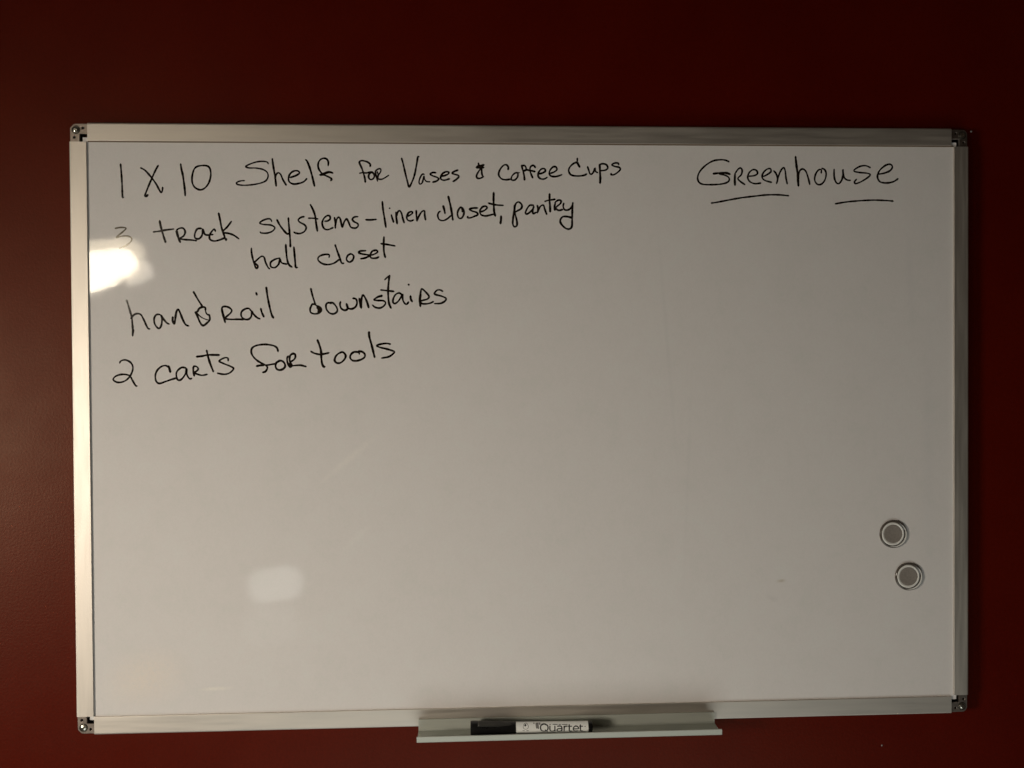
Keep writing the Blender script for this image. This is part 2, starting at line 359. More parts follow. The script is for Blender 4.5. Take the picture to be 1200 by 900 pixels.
# ------------------------------------------------------------------ handwriting
WORDS = [
    ('1 X 10', [
        (1, [(-407.7,264.6),(-407.1,256.4),(-406.5,245.2),(-406.3,235.3),(-406.0,230.9),(-405.0,231.5)]),
        (1, [(-388.3,260.8),(-383.8,258.2),(-378.3,252.0),(-373.5,245.3),(-370.1,238.9),(-368.4,236.2),(-367.2,237.9),(-366.8,241.6)]),
        (1, [(-370.8,263.4),(-373.8,258.0),(-377.7,249.5),(-381.3,241.0),(-383.8,234.6),(-384.0,232.5),(-382.6,232.5),(-381.3,234.2)]),
        (1.1, [(-348.9,264.9),(-348.3,260.2),(-346.8,253.2),(-345.7,244.7),(-345.0,238.3),(-344.8,233.1)]),
        (1, [(-332.9,262.1),(-335.7,259.6),(-337.6,253.2),(-337.7,246.5),(-335.2,241.5),(-329.9,239.1),(-325.1,241.2),(-321.2,246.6),(-319.4,254.0),(-320.2,260.4),(-323.1,263.0),(-328.0,263.3),(-332.5,262.4),(-335.0,261.0)]),
    ]),
    ('Shelf', [
        (0.85, [(-262.5,265.2),(-263.4,267.0),(-267.6,267.8),(-273.9,267.2),(-280.3,265.1),(-284.8,262.6),(-281.7,261.2),(-274.7,261.0),(-267.7,259.6),(-263.7,256.8),(-262.8,252.8),(-264.7,248.8),(-269.2,246.4),(-277.0,244.6),(-286.1,243.8),(-292.4,244.4),(-294.2,245.9),(-292.4,247.4),(-288.9,248.3),(-286.1,248.4)]),
        (1.05, [(-258.5,270.6),(-257.7,264.2),(-256.4,255.7),(-255.4,248.6),(-254.9,243.0)]),
        (0.95, [(-255.9,250.0),(-255.0,254.2),(-252.9,256.4),(-250.5,255.0),(-248.0,249.3),(-244.8,243.9)]),
        (1, [(-241.2,251.7),(-238.1,252.6),(-234.6,254.0),(-231.7,256.1),(-232.4,257.9),(-235.2,258.6),(-238.8,257.4),(-241.6,254.3),(-242.6,250.0),(-241.3,246.9),(-237.5,245.2),(-232.5,245.8),(-227.6,247.5),(-224.3,250.8)]),
        (1.1, [(-225.5,269.6),(-223.8,267.9),(-221.1,260.8),(-219.0,253.0),(-216.7,243.0)]),
        (1, [(-203.0,263.6),(-202.8,267.3),(-204.0,270.0),(-206.4,271.1),(-209.6,270.5),(-212.1,268.0),(-213.1,264.0),(-212.2,260.1),(-210.1,256.9),(-208.4,255.2)]),
        (1.15, [(-211.6,254.4),(-208.0,255.5),(-204.1,257.0),(-200.9,257.2),(-198.3,256.3)]),
        (1, [(-211.2,254.1),(-207.7,254.4),(-203.8,253.0),(-200.6,251.3),(-199.6,250.2),(-200.6,248.6)]),
        (1, [(-208.0,254.4),(-205.5,255.9),(-202.7,256.7)]),
    ]),
    ('for', [
        (1, [(-161.1,262.9),(-161.0,265.4),(-163.5,267.5),(-167.1,268.7),(-169.9,268.9),(-171.7,267.8),(-171.4,265.7),(-169.3,261.0),(-167.5,255.3),(-166.4,251.0),(-166.0,247.1)]),
        (0.9, [(-171.8,256.2),(-168.6,256.9),(-165.0,256.6),(-161.5,257.4),(-158.6,257.8)]),
        (1, [(-160.0,257.4),(-162.2,255.3),(-162.6,252.1),(-160.8,250.0),(-158.3,250.7),(-156.9,253.2),(-157.6,256.1),(-160.0,257.4)]),
        (0.85, [(-155.8,258.9),(-155.4,255.4),(-154.7,251.8),(-153.7,248.2)]),
        (0.85, [(-155.6,258.9),(-152.9,260.7),(-150.8,260.8),(-150.4,258.6),(-152.2,255.4),(-154.0,252.9),(-153.0,250.7),(-149.4,250.4),(-145.8,252.2),(-142.4,254.5)]),
        (0.7, [(-154.0,258.2),(-153.1,254.7),(-153.3,251.1)]),
    ]),
    ('Vases', [
        (1, [(-129.5,271.7),(-127.9,265.9),(-125.8,256.5),(-123.7,247.9),(-122.1,242.8),(-119.9,246.2),(-116.8,254.0),(-114.6,264.3),(-113.0,273.3),(-111.8,273.1)]),
        (0.85, [(-106.8,255.3),(-108.6,255.7),(-110.8,252.3),(-112.1,248.0),(-111.3,245.6),(-109.1,246.7),(-107.8,250.6),(-107.1,253.6),(-106.5,250.6),(-104.4,248.2),(-101.0,248.0)]),
        (0.95, [(-94.9,257.1),(-98.3,257.3),(-100.7,255.7),(-98.3,254.0),(-93.6,252.3),(-92.3,250.6),(-94.9,248.5),(-98.6,247.6)]),
        (1, [(-90.2,253.6),(-86.3,254.3),(-82.8,255.8),(-81.9,257.7),(-85.0,258.1),(-88.4,256.2),(-90.2,253.2),(-89.8,250.5),(-86.3,249.6),(-81.3,251.1)]),
        (1, [(-72.6,259.9),(-76.3,258.6),(-78.7,256.7),(-76.4,255.7),(-72.5,254.6),(-72.1,252.8),(-74.7,250.3),(-77.9,248.3)]),
    ]),
    ('ampersand', [
        (1, [(-52.1,267.2),(-51.5,265.0),(-50.0,263.3)]),
        (1.2, [(-46.3,265.3),(-49.1,264.4),(-51.7,264.1),(-53.9,262.4),(-51.7,262.4),(-48.7,262.4),(-46.5,262.7)]),
        (0.95, [(-51.3,263.7),(-49.1,262.0),(-48.7,258.6),(-48.3,255.1),(-46.8,253.0)]),
        (0.95, [(-49.6,261.6),(-52.2,258.1),(-53.9,254.6),(-53.5,252.1),(-50.9,251.6),(-47.5,252.9)]),
    ]),
    ('Coffee', [
        (1, [(-22.0,260.4),(-21.7,263.3),(-23.9,265.5),(-27.1,264.4),(-30.4,260.0),(-31.5,255.2),(-28.8,251.4),(-24.5,250.3),(-19.6,250.9)]),
        (0.9, [(-12.0,257.4),(-14.7,257.2),(-18.0,254.1),(-18.6,250.4),(-15.3,250.1),(-12.4,253.1),(-11.7,257.4),(-10.4,257.6)]),
        (1.05, [(-8.2,265.2),(-7.1,260.7),(-5.8,255.3),(-5.2,249.9)]),
        (1, [(-8.2,264.5),(-5.4,264.8),(-3.8,262.9),(-3.8,260.1),(-6.6,259.1),(-2.8,260.5),(-0.1,259.6)]),
        (1, [(5.9,262.7),(3.8,265.0),(1.1,263.7),(0.3,260.2),(1.6,255.8),(3.2,252.1)]),
        (1, [(-2.8,260.2),(1.6,259.6),(5.7,258.6)]),
        (1, [(9.4,256.4),(13.0,257.3),(15.9,259.2),(15.2,261.6),(11.9,261.3),(9.2,258.0),(8.6,254.3),(10.8,251.6),(14.6,251.2),(17.9,253.0)]),
        (1, [(21.1,257.0),(25.0,258.4),(27.7,260.8),(26.8,263.5),(23.9,263.5),(20.9,260.3),(20.0,256.5),(22.2,254.1),(27.1,253.8),(32.9,255.7)]),
    ]),
    ('Cups', [
        (1, [(48.7,272.6),(48.7,269.0)]),
        (1.2, [(48.5,268.3),(51.2,263.3)]),
        (1, [(48.5,268.5),(44.6,266.9),(40.8,263.1),(39.9,259.3),(42.4,255.5),(48.4,254.4),(54.9,255.0),(58.4,256.6)]),
        (1, [(59.1,264.0),(60.4,260.4),(61.5,256.9),(63.7,256.6),(65.9,259.9),(66.7,262.6),(67.2,259.4),(69.7,257.8)]),
        (1.2, [(71.6,266.4),(71.9,258.9),(72.2,252.3),(71.9,247.1)]),
        (1, [(70.9,265.9),(74.7,267.0),(78.5,265.9),(79.9,262.7),(77.4,260.5),(72.5,259.9)]),
        (0.95, [(91.1,266.0),(90.6,267.6),(87.3,267.8),(84.0,266.0),(87.3,264.3),(91.7,263.3),(92.7,261.1),(89.4,257.8),(86.1,255.9),(83.2,255.9),(83.6,257.3)]),
    ]),
    ('3', [
        (0.8, [(-413.8,200.5),(-408.5,201.5),(-403.2,200.8),(-405.9,197.5),(-412.7,191.5),(-407.4,192.7),(-400.9,192.7),(-397.7,190.3),(-399.2,186.7),(-404.0,183.1),(-409.9,180.7)]),
    ]),
    ('track', [
        (1.1, [(-370.2,208.4),(-368.9,201.8),(-367.2,195.2),(-364.5,186.5)]),
        (1, [(-376.6,197.0),(-370.7,197.8),(-363.5,199.1),(-356.4,200.0)]),
        (1.25, [(-353.7,198.2),(-352.7,194.0),(-351.2,189.2),(-350.0,186.7)]),
        (1, [(-353.8,198.8),(-350.5,200.8),(-346.9,200.6),(-345.2,197.0),(-346.8,193.1),(-350.6,190.6),(-345.9,189.5),(-338.7,189.0),(-334.0,188.3)]),
        (1, [(-329.1,200.6),(-333.3,200.0),(-335.7,195.2),(-335.4,191.0),(-331.6,190.4),(-328.6,194.0),(-327.9,200.0),(-326.2,195.2),(-323.2,194.0),(-317.8,194.6)]),
        (1, [(-315.4,197.6),(-316.6,200.0),(-319.0,197.6),(-321.1,194.0),(-320.9,189.8),(-316.7,188.0),(-311.3,189.2),(-306.5,191.2)]),
        (1.05, [(-312.1,216.1),(-310.9,210.3),(-309.4,201.9),(-307.1,194.6),(-305.1,188.8),(-304.4,190.4)]),
        (1, [(-299.4,207.9),(-303.4,202.5),(-308.3,197.0),(-302.9,195.8),(-297.6,194.0),(-292.2,190.2)]),
    ]),
    ('systems', [
        (0.9, [(-259.6,207.5),(-260.9,210.0),(-264.3,210.2),(-269.3,208.2),(-271.5,206.0),(-267.9,204.7),(-260.5,204.0),(-256.7,201.5),(-259.0,198.0),(-264.5,196.0),(-270.4,196.2),(-271.2,197.5)]),
        (1.1, [(-254.5,209.5),(-251.6,204.0),(-247.2,198.0),(-244.2,195.2),(-242.7,196.0)]),
        (1.05, [(-243.1,211.5),(-242.7,205.0),(-242.0,196.0),(-241.5,189.1),(-241.4,182.1)]),
        (0.95, [(-227.2,212.5),(-230.2,212.0),(-233.2,209.5),(-231.8,207.0),(-227.3,204.5),(-225.4,201.5),(-227.4,197.6),(-231.9,195.6),(-236.3,196.2),(-237.8,197.2)]),
        (1.1, [(-221.2,224.8),(-218.7,220.0),(-216.6,214.0),(-215.4,205.1),(-214.3,197.9)]),
        (0.95, [(-223.3,211.0),(-218.8,211.0),(-213.7,210.3)]),
        (1, [(-207.0,208.1),(-204.0,208.3),(-201.5,210.3),(-201.9,213.1),(-204.4,213.6),(-207.9,210.6),(-209.5,205.6),(-207.5,200.6),(-203.6,199.6),(-198.6,201.6)]),
        (1, [(-197.2,211.9),(-196.5,207.1),(-196.4,200.9)]),
        (1, [(-196.6,203.1),(-195.0,209.6),(-193.2,212.1),(-191.5,210.6),(-190.6,206.6),(-189.3,202.1),(-187.6,207.1),(-185.1,210.3),(-183.1,207.1),(-181.3,202.6),(-178.7,200.9)]),
        (1, [(-173.6,212.6),(-177.1,212.3),(-179.3,210.1),(-177.6,207.6),(-174.0,205.6),(-173.7,203.1),(-176.2,201.1),(-180.2,201.6)]),
        (1, [(-166.1,209.6),(-161.2,209.4),(-155.2,210.0)]),
    ]),
    ('linen', [
        (1.05, [(-149.2,228.1),(-148.5,220.3),(-147.2,211.8),(-145.7,201.9)]),
        (0.8, [(-141.9,221.2),(-141.6,221.1)]),
        (1, [(-140.3,214.8),(-139.5,211.8),(-137.9,207.0)]),
        (1.05, [(-135.6,217.4),(-135.3,212.6),(-134.4,205.5)]),
        (1, [(-134.9,213.5),(-133.7,217.4),(-131.7,218.7),(-130.0,216.1),(-128.7,210.9),(-127.3,206.5)]),
        (1, [(-124.0,213.1),(-121.0,214.6),(-118.8,216.5),(-119.7,217.8),(-122.7,216.8),(-124.7,213.1),(-124.0,209.6),(-121.0,208.4),(-117.8,209.5)]),
        (1.05, [(-115.1,219.1),(-115.0,214.4),(-114.4,208.2)]),
        (1, [(-114.4,209.2),(-112.4,213.5),(-109.4,217.9),(-106.8,218.5),(-106.6,214.4),(-105.8,209.4)]),
    ]),
    ('closet,', [
        (0.9, [(-90.7,218.3),(-92.6,217.0),(-93.5,214.0),(-92.2,210.1),(-88.3,208.8),(-84.0,210.6),(-80.1,214.0)]),
        (1.2, [(-88.0,223.9),(-87.0,220.5),(-86.1,216.0)]),
        (1.15, [(-82.8,233.6),(-81.1,226.5),(-79.6,218.8),(-78.2,209.3)]),
        (1, [(-68.6,217.5),(-68.9,220.5),(-70.1,222.4),(-72.3,220.1),(-73.6,215.8),(-72.4,211.7),(-69.8,211.2),(-67.6,214.1),(-66.9,218.4),(-68.8,222.3)]),
        (1, [(-53.0,221.6),(-57.2,221.6),(-61.5,220.5),(-58.9,218.7),(-54.2,217.1),(-52.9,215.0),(-56.4,213.2),(-60.7,211.7),(-63.5,211.9),(-62.9,213.2)]),
        (1, [(-50.3,217.7),(-46.5,219.0),(-43.5,221.8),(-45.1,223.5),(-48.4,222.5),(-50.8,218.8),(-49.8,215.0),(-45.6,213.6),(-41.4,214.3),(-36.7,215.5)]),
        (1.15, [(-36.7,237.5),(-36.9,231.0),(-36.7,223.5),(-36.2,216.9),(-35.1,213.4)]),
        (1, [(-42.4,226.7),(-38.0,225.5),(-33.4,224.7),(-27.0,224.4)]),
        (1.15, [(-29.4,213.7),(-29.5,209.5),(-30.1,205.7)]),
    ]),
    ('pantry', [
        (1.05, [(-15.5,224.9),(-16.3,217.9),(-17.3,210.4),(-17.5,205.3),(-15.7,202.7),(-13.3,204.3),(-13.5,209.5),(-15.4,217.0),(-15.5,222.1),(-14.1,226.4),(-11.3,227.8),(-8.2,225.0),(-8.9,221.2),(-12.7,218.9),(-15.7,217.2)]),
        (1, [(3.8,224.5),(0.0,224.5),(-2.8,221.2),(-4.5,217.0),(-3.3,215.6),(-0.0,217.5),(3.3,221.2),(4.1,223.6),(2.8,219.4),(3.3,216.1),(6.6,217.5)]),
        (1, [(7.6,224.5),(8.2,220.8),(7.5,216.6)]),
        (1, [(7.8,217.5),(10.4,223.1),(13.7,224.7),(15.1,220.8),(17.2,215.2)]),
        (1.15, [(20.2,236.3),(20.1,230.2),(20.5,223.6),(20.7,217.8)]),
        (1, [(15.1,228.5),(19.4,229.7),(26.0,230.7)]),
        (1.05, [(26.0,226.9),(25.2,223.2),(25.5,219.4)]),
        (1, [(25.5,227.4),(28.8,229.7),(31.7,229.3),(31.2,226.5),(27.4,223.2),(26.4,221.3),(29.7,219.4),(33.5,220.4)]),
        (1, [(34.7,226.9),(34.0,223.2),(35.9,219.9),(40.1,220.4),(43.0,223.7),(44.1,227.4)]),
        (1.1, [(43.9,227.4),(43.4,220.9),(43.1,211.5),(42.7,203.0),(40.0,200.5),(35.8,201.6),(31.5,206.3),(31.1,210.0),(33.5,212.9),(38.2,213.1),(42.9,211.9)]),
    ]),
    ('hall', [
        (1, [(-280.1,181.1),(-279.9,176.4),(-278.6,169.6),(-276.6,162.9),(-275.0,160.6),(-273.9,162.9),(-276.9,166.2)]),
        (0.95, [(-277.9,166.2),(-274.2,169.6),(-270.2,172.7),(-267.5,171.7),(-266.2,166.9),(-263.6,161.5),(-261.9,160.1)]),
        (1, [(-251.8,171.0),(-256.1,170.0),(-260.9,166.9),(-260.9,162.4),(-256.9,161.5),(-253.2,164.9),(-251.8,170.0),(-250.1,166.2),(-244.8,164.9)]),
        (1.05, [(-245.9,184.8),(-245.6,178.4),(-244.7,169.6),(-242.8,164.2),(-239.8,161.9)]),
        (1.1, [(-237.9,182.2),(-237.3,174.4),(-236.7,166.9),(-236.3,161.9),(-234.5,161.6)]),
    ]),
    ('closet', [
        (1, [(-203.0,171.6),(-203.0,174.4),(-208.4,174.4),(-213.1,172.3),(-213.8,168.9),(-209.8,165.5),(-204.4,164.4),(-198.3,165.8),(-192.6,169.6)]),
        (1.05, [(-196.8,184.5),(-194.8,178.4),(-192.2,171.0),(-190.5,166.2),(-188.2,165.8)]),
        (1, [(-180.7,175.4),(-184.1,173.7),(-185.5,169.6),(-182.8,166.9),(-179.4,168.9),(-178.3,173.0),(-180.7,175.4)]),
        (1.05, [(-166.0,178.4),(-171.9,178.0),(-173.2,176.4),(-169.2,175.0),(-163.1,174.1),(-162.4,173.3),(-167.2,171.0),(-171.5,170.3)]),
        (1, [(-163.8,173.7),(-158.4,174.6),(-154.3,177.1),(-155.6,178.8),(-159.7,177.8),(-161.8,173.7),(-160.4,171.0),(-155.7,171.0),(-153.0,172.3)]),
        (1.1, [(-147.8,192.5),(-148.1,183.9),(-147.9,177.1),(-146.6,171.6)]),
        (1, [(-151.1,185.5),(-145.4,184.8),(-136.6,183.2)]),
    ]),
    ('handrail', [
        (1, [(-403.4,129.4),(-402.1,125.0),(-400.1,117.9),(-398.6,112.2),(-398.1,106.5),(-397.7,99.4),(-397.9,93.4)]),
        (1.15, [(-397.0,99.8),(-397.7,96.6),(-397.9,93.4)]),
        (1, [(-399.5,110.8),(-396.7,114.3),(-393.2,115.7),(-389.7,114.7),(-387.0,110.0),(-384.2,103.6),(-382.5,100.7),(-380.9,100.4)]),
        (1, [(-368.8,113.2),(-371.6,114.8),(-374.7,114.3),(-376.6,110.7),(-376.2,105.7),(-373.8,101.8),(-371.4,101.1),(-369.6,104.3),(-369.0,109.3),(-369.5,113.5),(-367.4,110.0),(-364.3,106.4),(-361.8,105.1)]),
        (1.1, [(-358.3,112.4),(-358.5,108.5),(-356.9,105.2),(-356.1,109.2),(-354.8,117.0),(-353.0,120.0),(-351.3,117.0),(-348.6,109.9),(-345.8,104.6),(-342.7,103.3)]),
        (1, [(-337.9,137.5),(-336.2,134.7),(-332.9,128.8),(-329.1,122.8)]),
        (1.1, [(-336.2,117.3),(-334.4,113.8),(-331.9,107.4),(-329.8,104.2),(-327.7,103.8),(-324.8,106.1),(-322.0,109.1),(-322.2,113.4),(-323.4,114.7)]),
        (1.1, [(-335.8,116.8),(-333.9,117.7),(-332.2,120.7),(-328.8,122.1),(-326.3,121.5),(-326.1,118.5)]),
        (0.8, [(-326.1,118.5),(-325.1,115.5),(-323.0,113.8)]),
        (0.6, [(-334.3,116.0),(-331.0,112.5),(-326.8,110.1),(-323.1,109.1)]),
        (1.2, [(-309.9,121.4),(-309.5,117.6),(-308.1,112.0),(-306.7,106.5)]),
        (1, [(-309.9,121.7),(-307.3,122.6),(-303.1,121.7),(-300.2,118.9),(-301.5,115.9),(-306.6,110.9),(-301.6,109.7),(-294.8,109.7),(-288.1,109.5)]),
        (1, [(-280.8,117.9),(-283.3,120.5),(-287.1,119.9),(-290.5,117.1),(-290.7,112.8),(-287.6,109.8),(-283.4,109.8),(-280.8,112.8),(-280.4,117.9),(-278.7,114.9),(-275.3,111.5),(-272.1,110.0)]),
        (1.1, [(-275.9,136.5),(-275.0,133.9)]),
        (1.15, [(-271.4,120.5),(-270.2,116.2),(-268.3,111.9)]),
        (1.1, [(-265.7,141.9),(-264.6,132.9),(-262.5,121.7),(-260.5,114.0),(-258.7,110.8)]),
    ]),
    ('downstairs', [
        (1, [(-221.5,140.6),(-220.1,134.5),(-218.2,128.0),(-216.7,123.5)]),
        (1, [(-217.3,124.3),(-219.9,124.7),(-221.1,122.9),(-222.3,119.7),(-221.8,116.5),(-218.7,115.0),(-214.8,115.3),(-211.6,117.4),(-211.3,120.3),(-213.2,122.2),(-216.4,123.2)]),
        (1.7, [(-215.1,121.9),(-213.8,119.7),(-212.8,117.1)]),
        (1.2, [(-214.1,121.6),(-211.9,119.0),(-212.9,116.1),(-214.5,117.7)]),
        (1, [(-201.0,125.1),(-203.9,126.1),(-206.3,124.2),(-206.0,119.6),(-203.0,115.8),(-199.2,114.8),(-196.0,116.4),(-195.1,119.3),(-196.9,123.2),(-200.0,126.1),(-203.2,125.8)]),
        (1.1, [(-191.8,127.2),(-192.5,124.1),(-191.1,120.2),(-187.9,118.4),(-185.4,119.3),(-184.7,121.5),(-186.0,125.1),(-185.3,121.8),(-183.4,120.1),(-180.2,119.9),(-177.0,121.8),(-175.4,125.4),(-176.0,129.2),(-178.2,130.4),(-179.6,130.2)]),
        (1.25, [(-173.1,130.6),(-172.2,126.0),(-171.1,120.5)]),
        (1.1, [(-171.2,121.5),(-171.1,127.9),(-170.2,132.4),(-169.2,133.9),(-167.0,130.5),(-165.1,126.0),(-163.7,120.8)]),
        (0.95, [(-150.0,133.4),(-154.8,131.8),(-158.5,129.2)]),
        (1, [(-150.2,132.5),(-154.0,131.8),(-158.4,129.0),(-154.7,128.2),(-149.0,127.9),(-146.7,125.7),(-148.7,122.5),(-152.6,120.6),(-157.3,121.4),(-159.9,123.7)]),
        (0.8, [(-147.5,149.0),(-145.2,151.2),(-142.5,153.6)]),
        (1.1, [(-142.5,153.6),(-143.3,148.0),(-144.0,140.1),(-144.0,132.2),(-143.2,125.0),(-141.2,120.3)]),
        (1, [(-151.6,138.8),(-146.8,138.3),(-142.5,137.8),(-138.2,137.3)]),
        (1, [(-130.0,133.7),(-132.9,135.7),(-136.4,134.3),(-138.8,130.4),(-139.2,126.4),(-137.2,125.1),(-133.6,127.8),(-130.7,132.5),(-129.6,134.3),(-129.5,129.3),(-127.6,125.3),(-125.4,124.4),(-123.6,126.7)]),
        (1.1, [(-123.6,144.7),(-123.1,143.5)]),
        (1.1, [(-121.6,132.8),(-121.2,129.2),(-119.8,126.9)]),
        (1.3, [(-111.4,135.0),(-112.1,129.2),(-111.7,122.0)]),
        (1, [(-111.7,134.2),(-110.8,139.3),(-110.1,140.1),(-106.0,136.4),(-103.0,132.4),(-104.6,129.6),(-110.7,127.8),(-111.8,126.9),(-110.0,124.9),(-105.3,124.7),(-101.0,125.7),(-98.5,127.0)]),
        (1, [(-88.9,137.2),(-91.6,138.7),(-94.8,138.4),(-97.5,135.3),(-95.9,133.9),(-90.2,132.4),(-85.9,130.2),(-86.6,127.7),(-91.0,125.2),(-97.4,124.9)]),
    ]),
    ('2', [
        (0.95, [(-410.9,66.4),(-409.7,68.6),(-405.3,69.6),(-400.3,67.1),(-398.1,62.6),(-399.1,56.9),(-402.7,51.2),(-407.7,47.9),(-413.3,47.3),(-417.4,49.9),(-415.5,53.0),(-410.4,55.0),(-404.9,55.0),(-401.0,53.5),(-398.8,49.5),(-395.5,43.8),(-394.1,43.6)]),
    ]),
    ('carts', [
        (1.2, [(-362.9,63.5),(-361.3,57.0)]),
        (1, [(-362.9,61.8),(-365.7,63.7),(-370.2,62.7),(-374.2,59.0),(-376.1,53.9),(-375.4,48.2),(-372.1,45.9),(-365.9,47.9),(-360.3,49.8),(-354.9,51.3)]),
        (1, [(-345.6,61.1),(-350.1,61.7),(-354.6,58.1),(-355.5,53.8),(-354.1,49.4),(-350.8,49.7),(-346.8,54.8),(-345.4,60.5),(-345.1,54.8),(-342.6,50.5),(-340.3,50.8)]),
        (1.15, [(-338.6,62.5),(-338.7,58.2),(-337.8,53.1)]),
        (1, [(-338.6,63.0),(-335.5,62.5),(-333.8,60.5),(-335.0,58.4),(-337.6,56.5),(-334.4,54.8),(-330.0,53.8),(-324.9,54.7)]),
        (1.1, [(-325.4,78.9),(-324.1,72.9),(-322.0,65.5),(-318.9,57.2)]),
        (1.1, [(-335.6,72.4),(-329.8,73.0),(-324.1,74.1),(-312.6,74.0)]),
        (0.95, [(-304.2,68.0),(-304.5,70.8),(-307.9,71.1),(-313.0,68.1),(-309.6,65.8),(-301.8,62.5),(-299.0,60.2),(-302.4,56.3),(-308.0,54.6),(-315.1,55.8)]),
    ]),
    ('for', [
        (1.05, [(-254.6,77.2),(-255.5,80.5),(-258.1,82.7),(-262.5,83.9),(-268.2,84.4),(-275.2,83.6),(-280.0,81.2),(-281.3,77.4),(-279.8,72.9),(-276.0,68.7),(-271.6,65.8),(-267.1,63.5),(-265.4,61.5),(-266.2,58.7),(-267.8,56.9),(-270.3,56.3)]),
        (1.1, [(-276.4,62.6),(-272.2,63.4),(-268.4,63.6)]),
        (0.85, [(-268.4,63.6),(-264.0,63.8),(-260.8,64.4),(-257.0,65.0)]),
        (1.15, [(-253.1,67.9),(-256.3,66.0),(-257.3,62.8),(-256.1,59.6),(-252.6,58.6),(-248.7,60.5),(-247.7,63.4),(-249.3,66.6),(-251.8,68.0),(-254.1,67.6)]),
        (1.1, [(-244.5,72.7),(-245.8,69.8),(-244.9,64.6),(-242.7,61.7),(-241.1,63.3),(-242.6,65.9),(-243.2,69.1),(-242.6,73.0),(-240.0,74.9),(-237.8,74.3),(-237.5,71.4),(-239.1,68.8),(-242.6,66.7)]),
        (1.3, [(-244.2,65.3),(-242.7,62.0)]),
        (1, [(-242.3,62.4),(-238.5,63.0),(-232.8,63.3),(-229.6,62.6),(-226.7,61.8)]),
    ]),
    ('tools', [
        (1.2, [(-215.4,88.8),(-213.5,83.9),(-211.9,77.6),(-211.6,71.3),(-210.9,65.0),(-209.4,61.8),(-208.0,61.7)]),
        (1.1, [(-222.1,77.3),(-218.6,75.3),(-213.2,74.1),(-208.5,74.6),(-203.8,75.6)]),
        (1.1, [(-191.2,76.1),(-194.4,74.8),(-197.4,71.6),(-198.2,67.7),(-196.0,65.3),(-192.1,65.7),(-188.6,68.8),(-187.2,72.4),(-188.9,75.5),(-191.6,76.3),(-194.0,75.0)]),
        (1.1, [(-173.4,74.1),(-174.4,76.0),(-178.7,76.3),(-181.9,73.9),(-182.7,70.4),(-180.3,67.8),(-176.4,67.4),(-171.7,68.7),(-168.2,71.1),(-168.1,74.2),(-170.9,76.6),(-174.8,77.0)]),
        (1.2, [(-163.6,96.7),(-163.3,91.6),(-161.0,82.9),(-159.1,75.0),(-158.2,70.6)]),
        (1.05, [(-142.1,84.0),(-145.6,84.8),(-151.2,84.3),(-155.9,82.7),(-152.8,80.9),(-144.9,78.9),(-138.5,76.6),(-139.4,74.5),(-144.2,71.3),(-151.3,70.0)]),
    ]),
    ('Greenhouse', [
        (0.95, [(205.3,269.6),(201.1,271.3),(194.9,271.6),(187.7,270.0),(180.4,265.4),(174.7,259.3),(172.6,253.2),(174.0,248.6),(178.3,246.4),(186.6,246.1),(195.9,246.6),(202.6,248.2),(205.4,250.8),(204.7,253.8),(201.1,255.8),(194.9,257.3)]),
        (1.2, [(188.7,257.3),(195.9,258.1),(202.1,258.1),(206.3,256.9)]),
        (1.15, [(211.5,257.9),(211.2,251.8),(211.4,245.5)]),
        (0.95, [(212.0,258.4),(214.6,262.0),(217.2,263.3),(218.9,261.0),(217.9,256.4),(214.5,252.8),(216.6,249.8),(221.8,246.2)]),
        (0.95, [(226.0,254.9),(231.2,255.5),(234.8,257.5),(233.8,260.9),(230.1,261.6),(226.2,258.5),(224.7,253.4),(227.0,249.3),(232.2,247.3),(238.4,248.0)]),
        (0.95, [(240.5,254.5),(244.7,256.5),(248.8,259.6),(248.3,262.7),(244.7,262.1),(241.0,258.6),(239.7,254.0),(242.6,250.7),(249.6,248.7)]),
        (1, [(251.8,260.6),(254.0,258.1),(255.9,253.0),(254.8,247.4)]),
        (0.95, [(255.3,248.9),(257.2,256.1),(259.8,261.7),(262.4,263.8),(263.9,260.2),(264.7,253.0),(266.0,247.1)]),
        (1.25, [(274.7,275.4),(275.5,267.4),(276.7,258.2),(277.7,244.9)]),
        (0.95, [(277.8,252.1),(278.6,259.7),(281.8,262.5),(285.4,260.3),(288.0,253.1),(289.6,246.5)]),
        (0.95, [(301.6,258.3),(301.6,261.9),(298.5,261.4),(295.5,256.7),(294.8,251.1),(297.4,247.0),(301.6,247.0),(305.3,251.1),(306.8,257.3),(305.3,261.9),(302.1,263.4)]),
        (1, [(315.2,262.5),(315.2,255.3),(316.8,249.6),(319.9,247.6),(323.1,251.2),(324.6,257.4),(324.4,262.5),(325.2,255.3),(328.3,251.7),(332.5,251.0)]),
        (0.9, [(353.5,264.2),(348.8,266.2),(343.0,265.7),(337.2,262.6),(336.2,260.5),(341.4,259.3),(349.8,258.5),(353.2,257.0),(350.4,253.9),(343.5,249.7),(337.7,247.7),(336.7,249.7),(338.8,252.3)]),
        (1, [(360.9,257.5),(367.7,258.6),(374.1,261.2),(376.7,265.3),(374.1,267.9),(368.8,266.3),(363.0,261.1),(360.9,255.0),(363.5,249.8),(370.4,248.5),(377.7,249.9),(382.7,253.0)]),
    ]),
    ('first underline', [
        (0.95, [(186.5,227.2),(193.7,228.3),(204.1,230.3),(217.6,232.7),(232.1,234.5),(244.6,235.8),(257.1,235.9),(267.5,235.0)]),
    ]),
    ('second underline', [
        (0.95, [(316.2,226.8),(326.7,228.6),(337.2,229.7),(347.7,230.4),(358.2,230.8),(368.8,230.4),(377.7,229.8)]),
    ]),
]
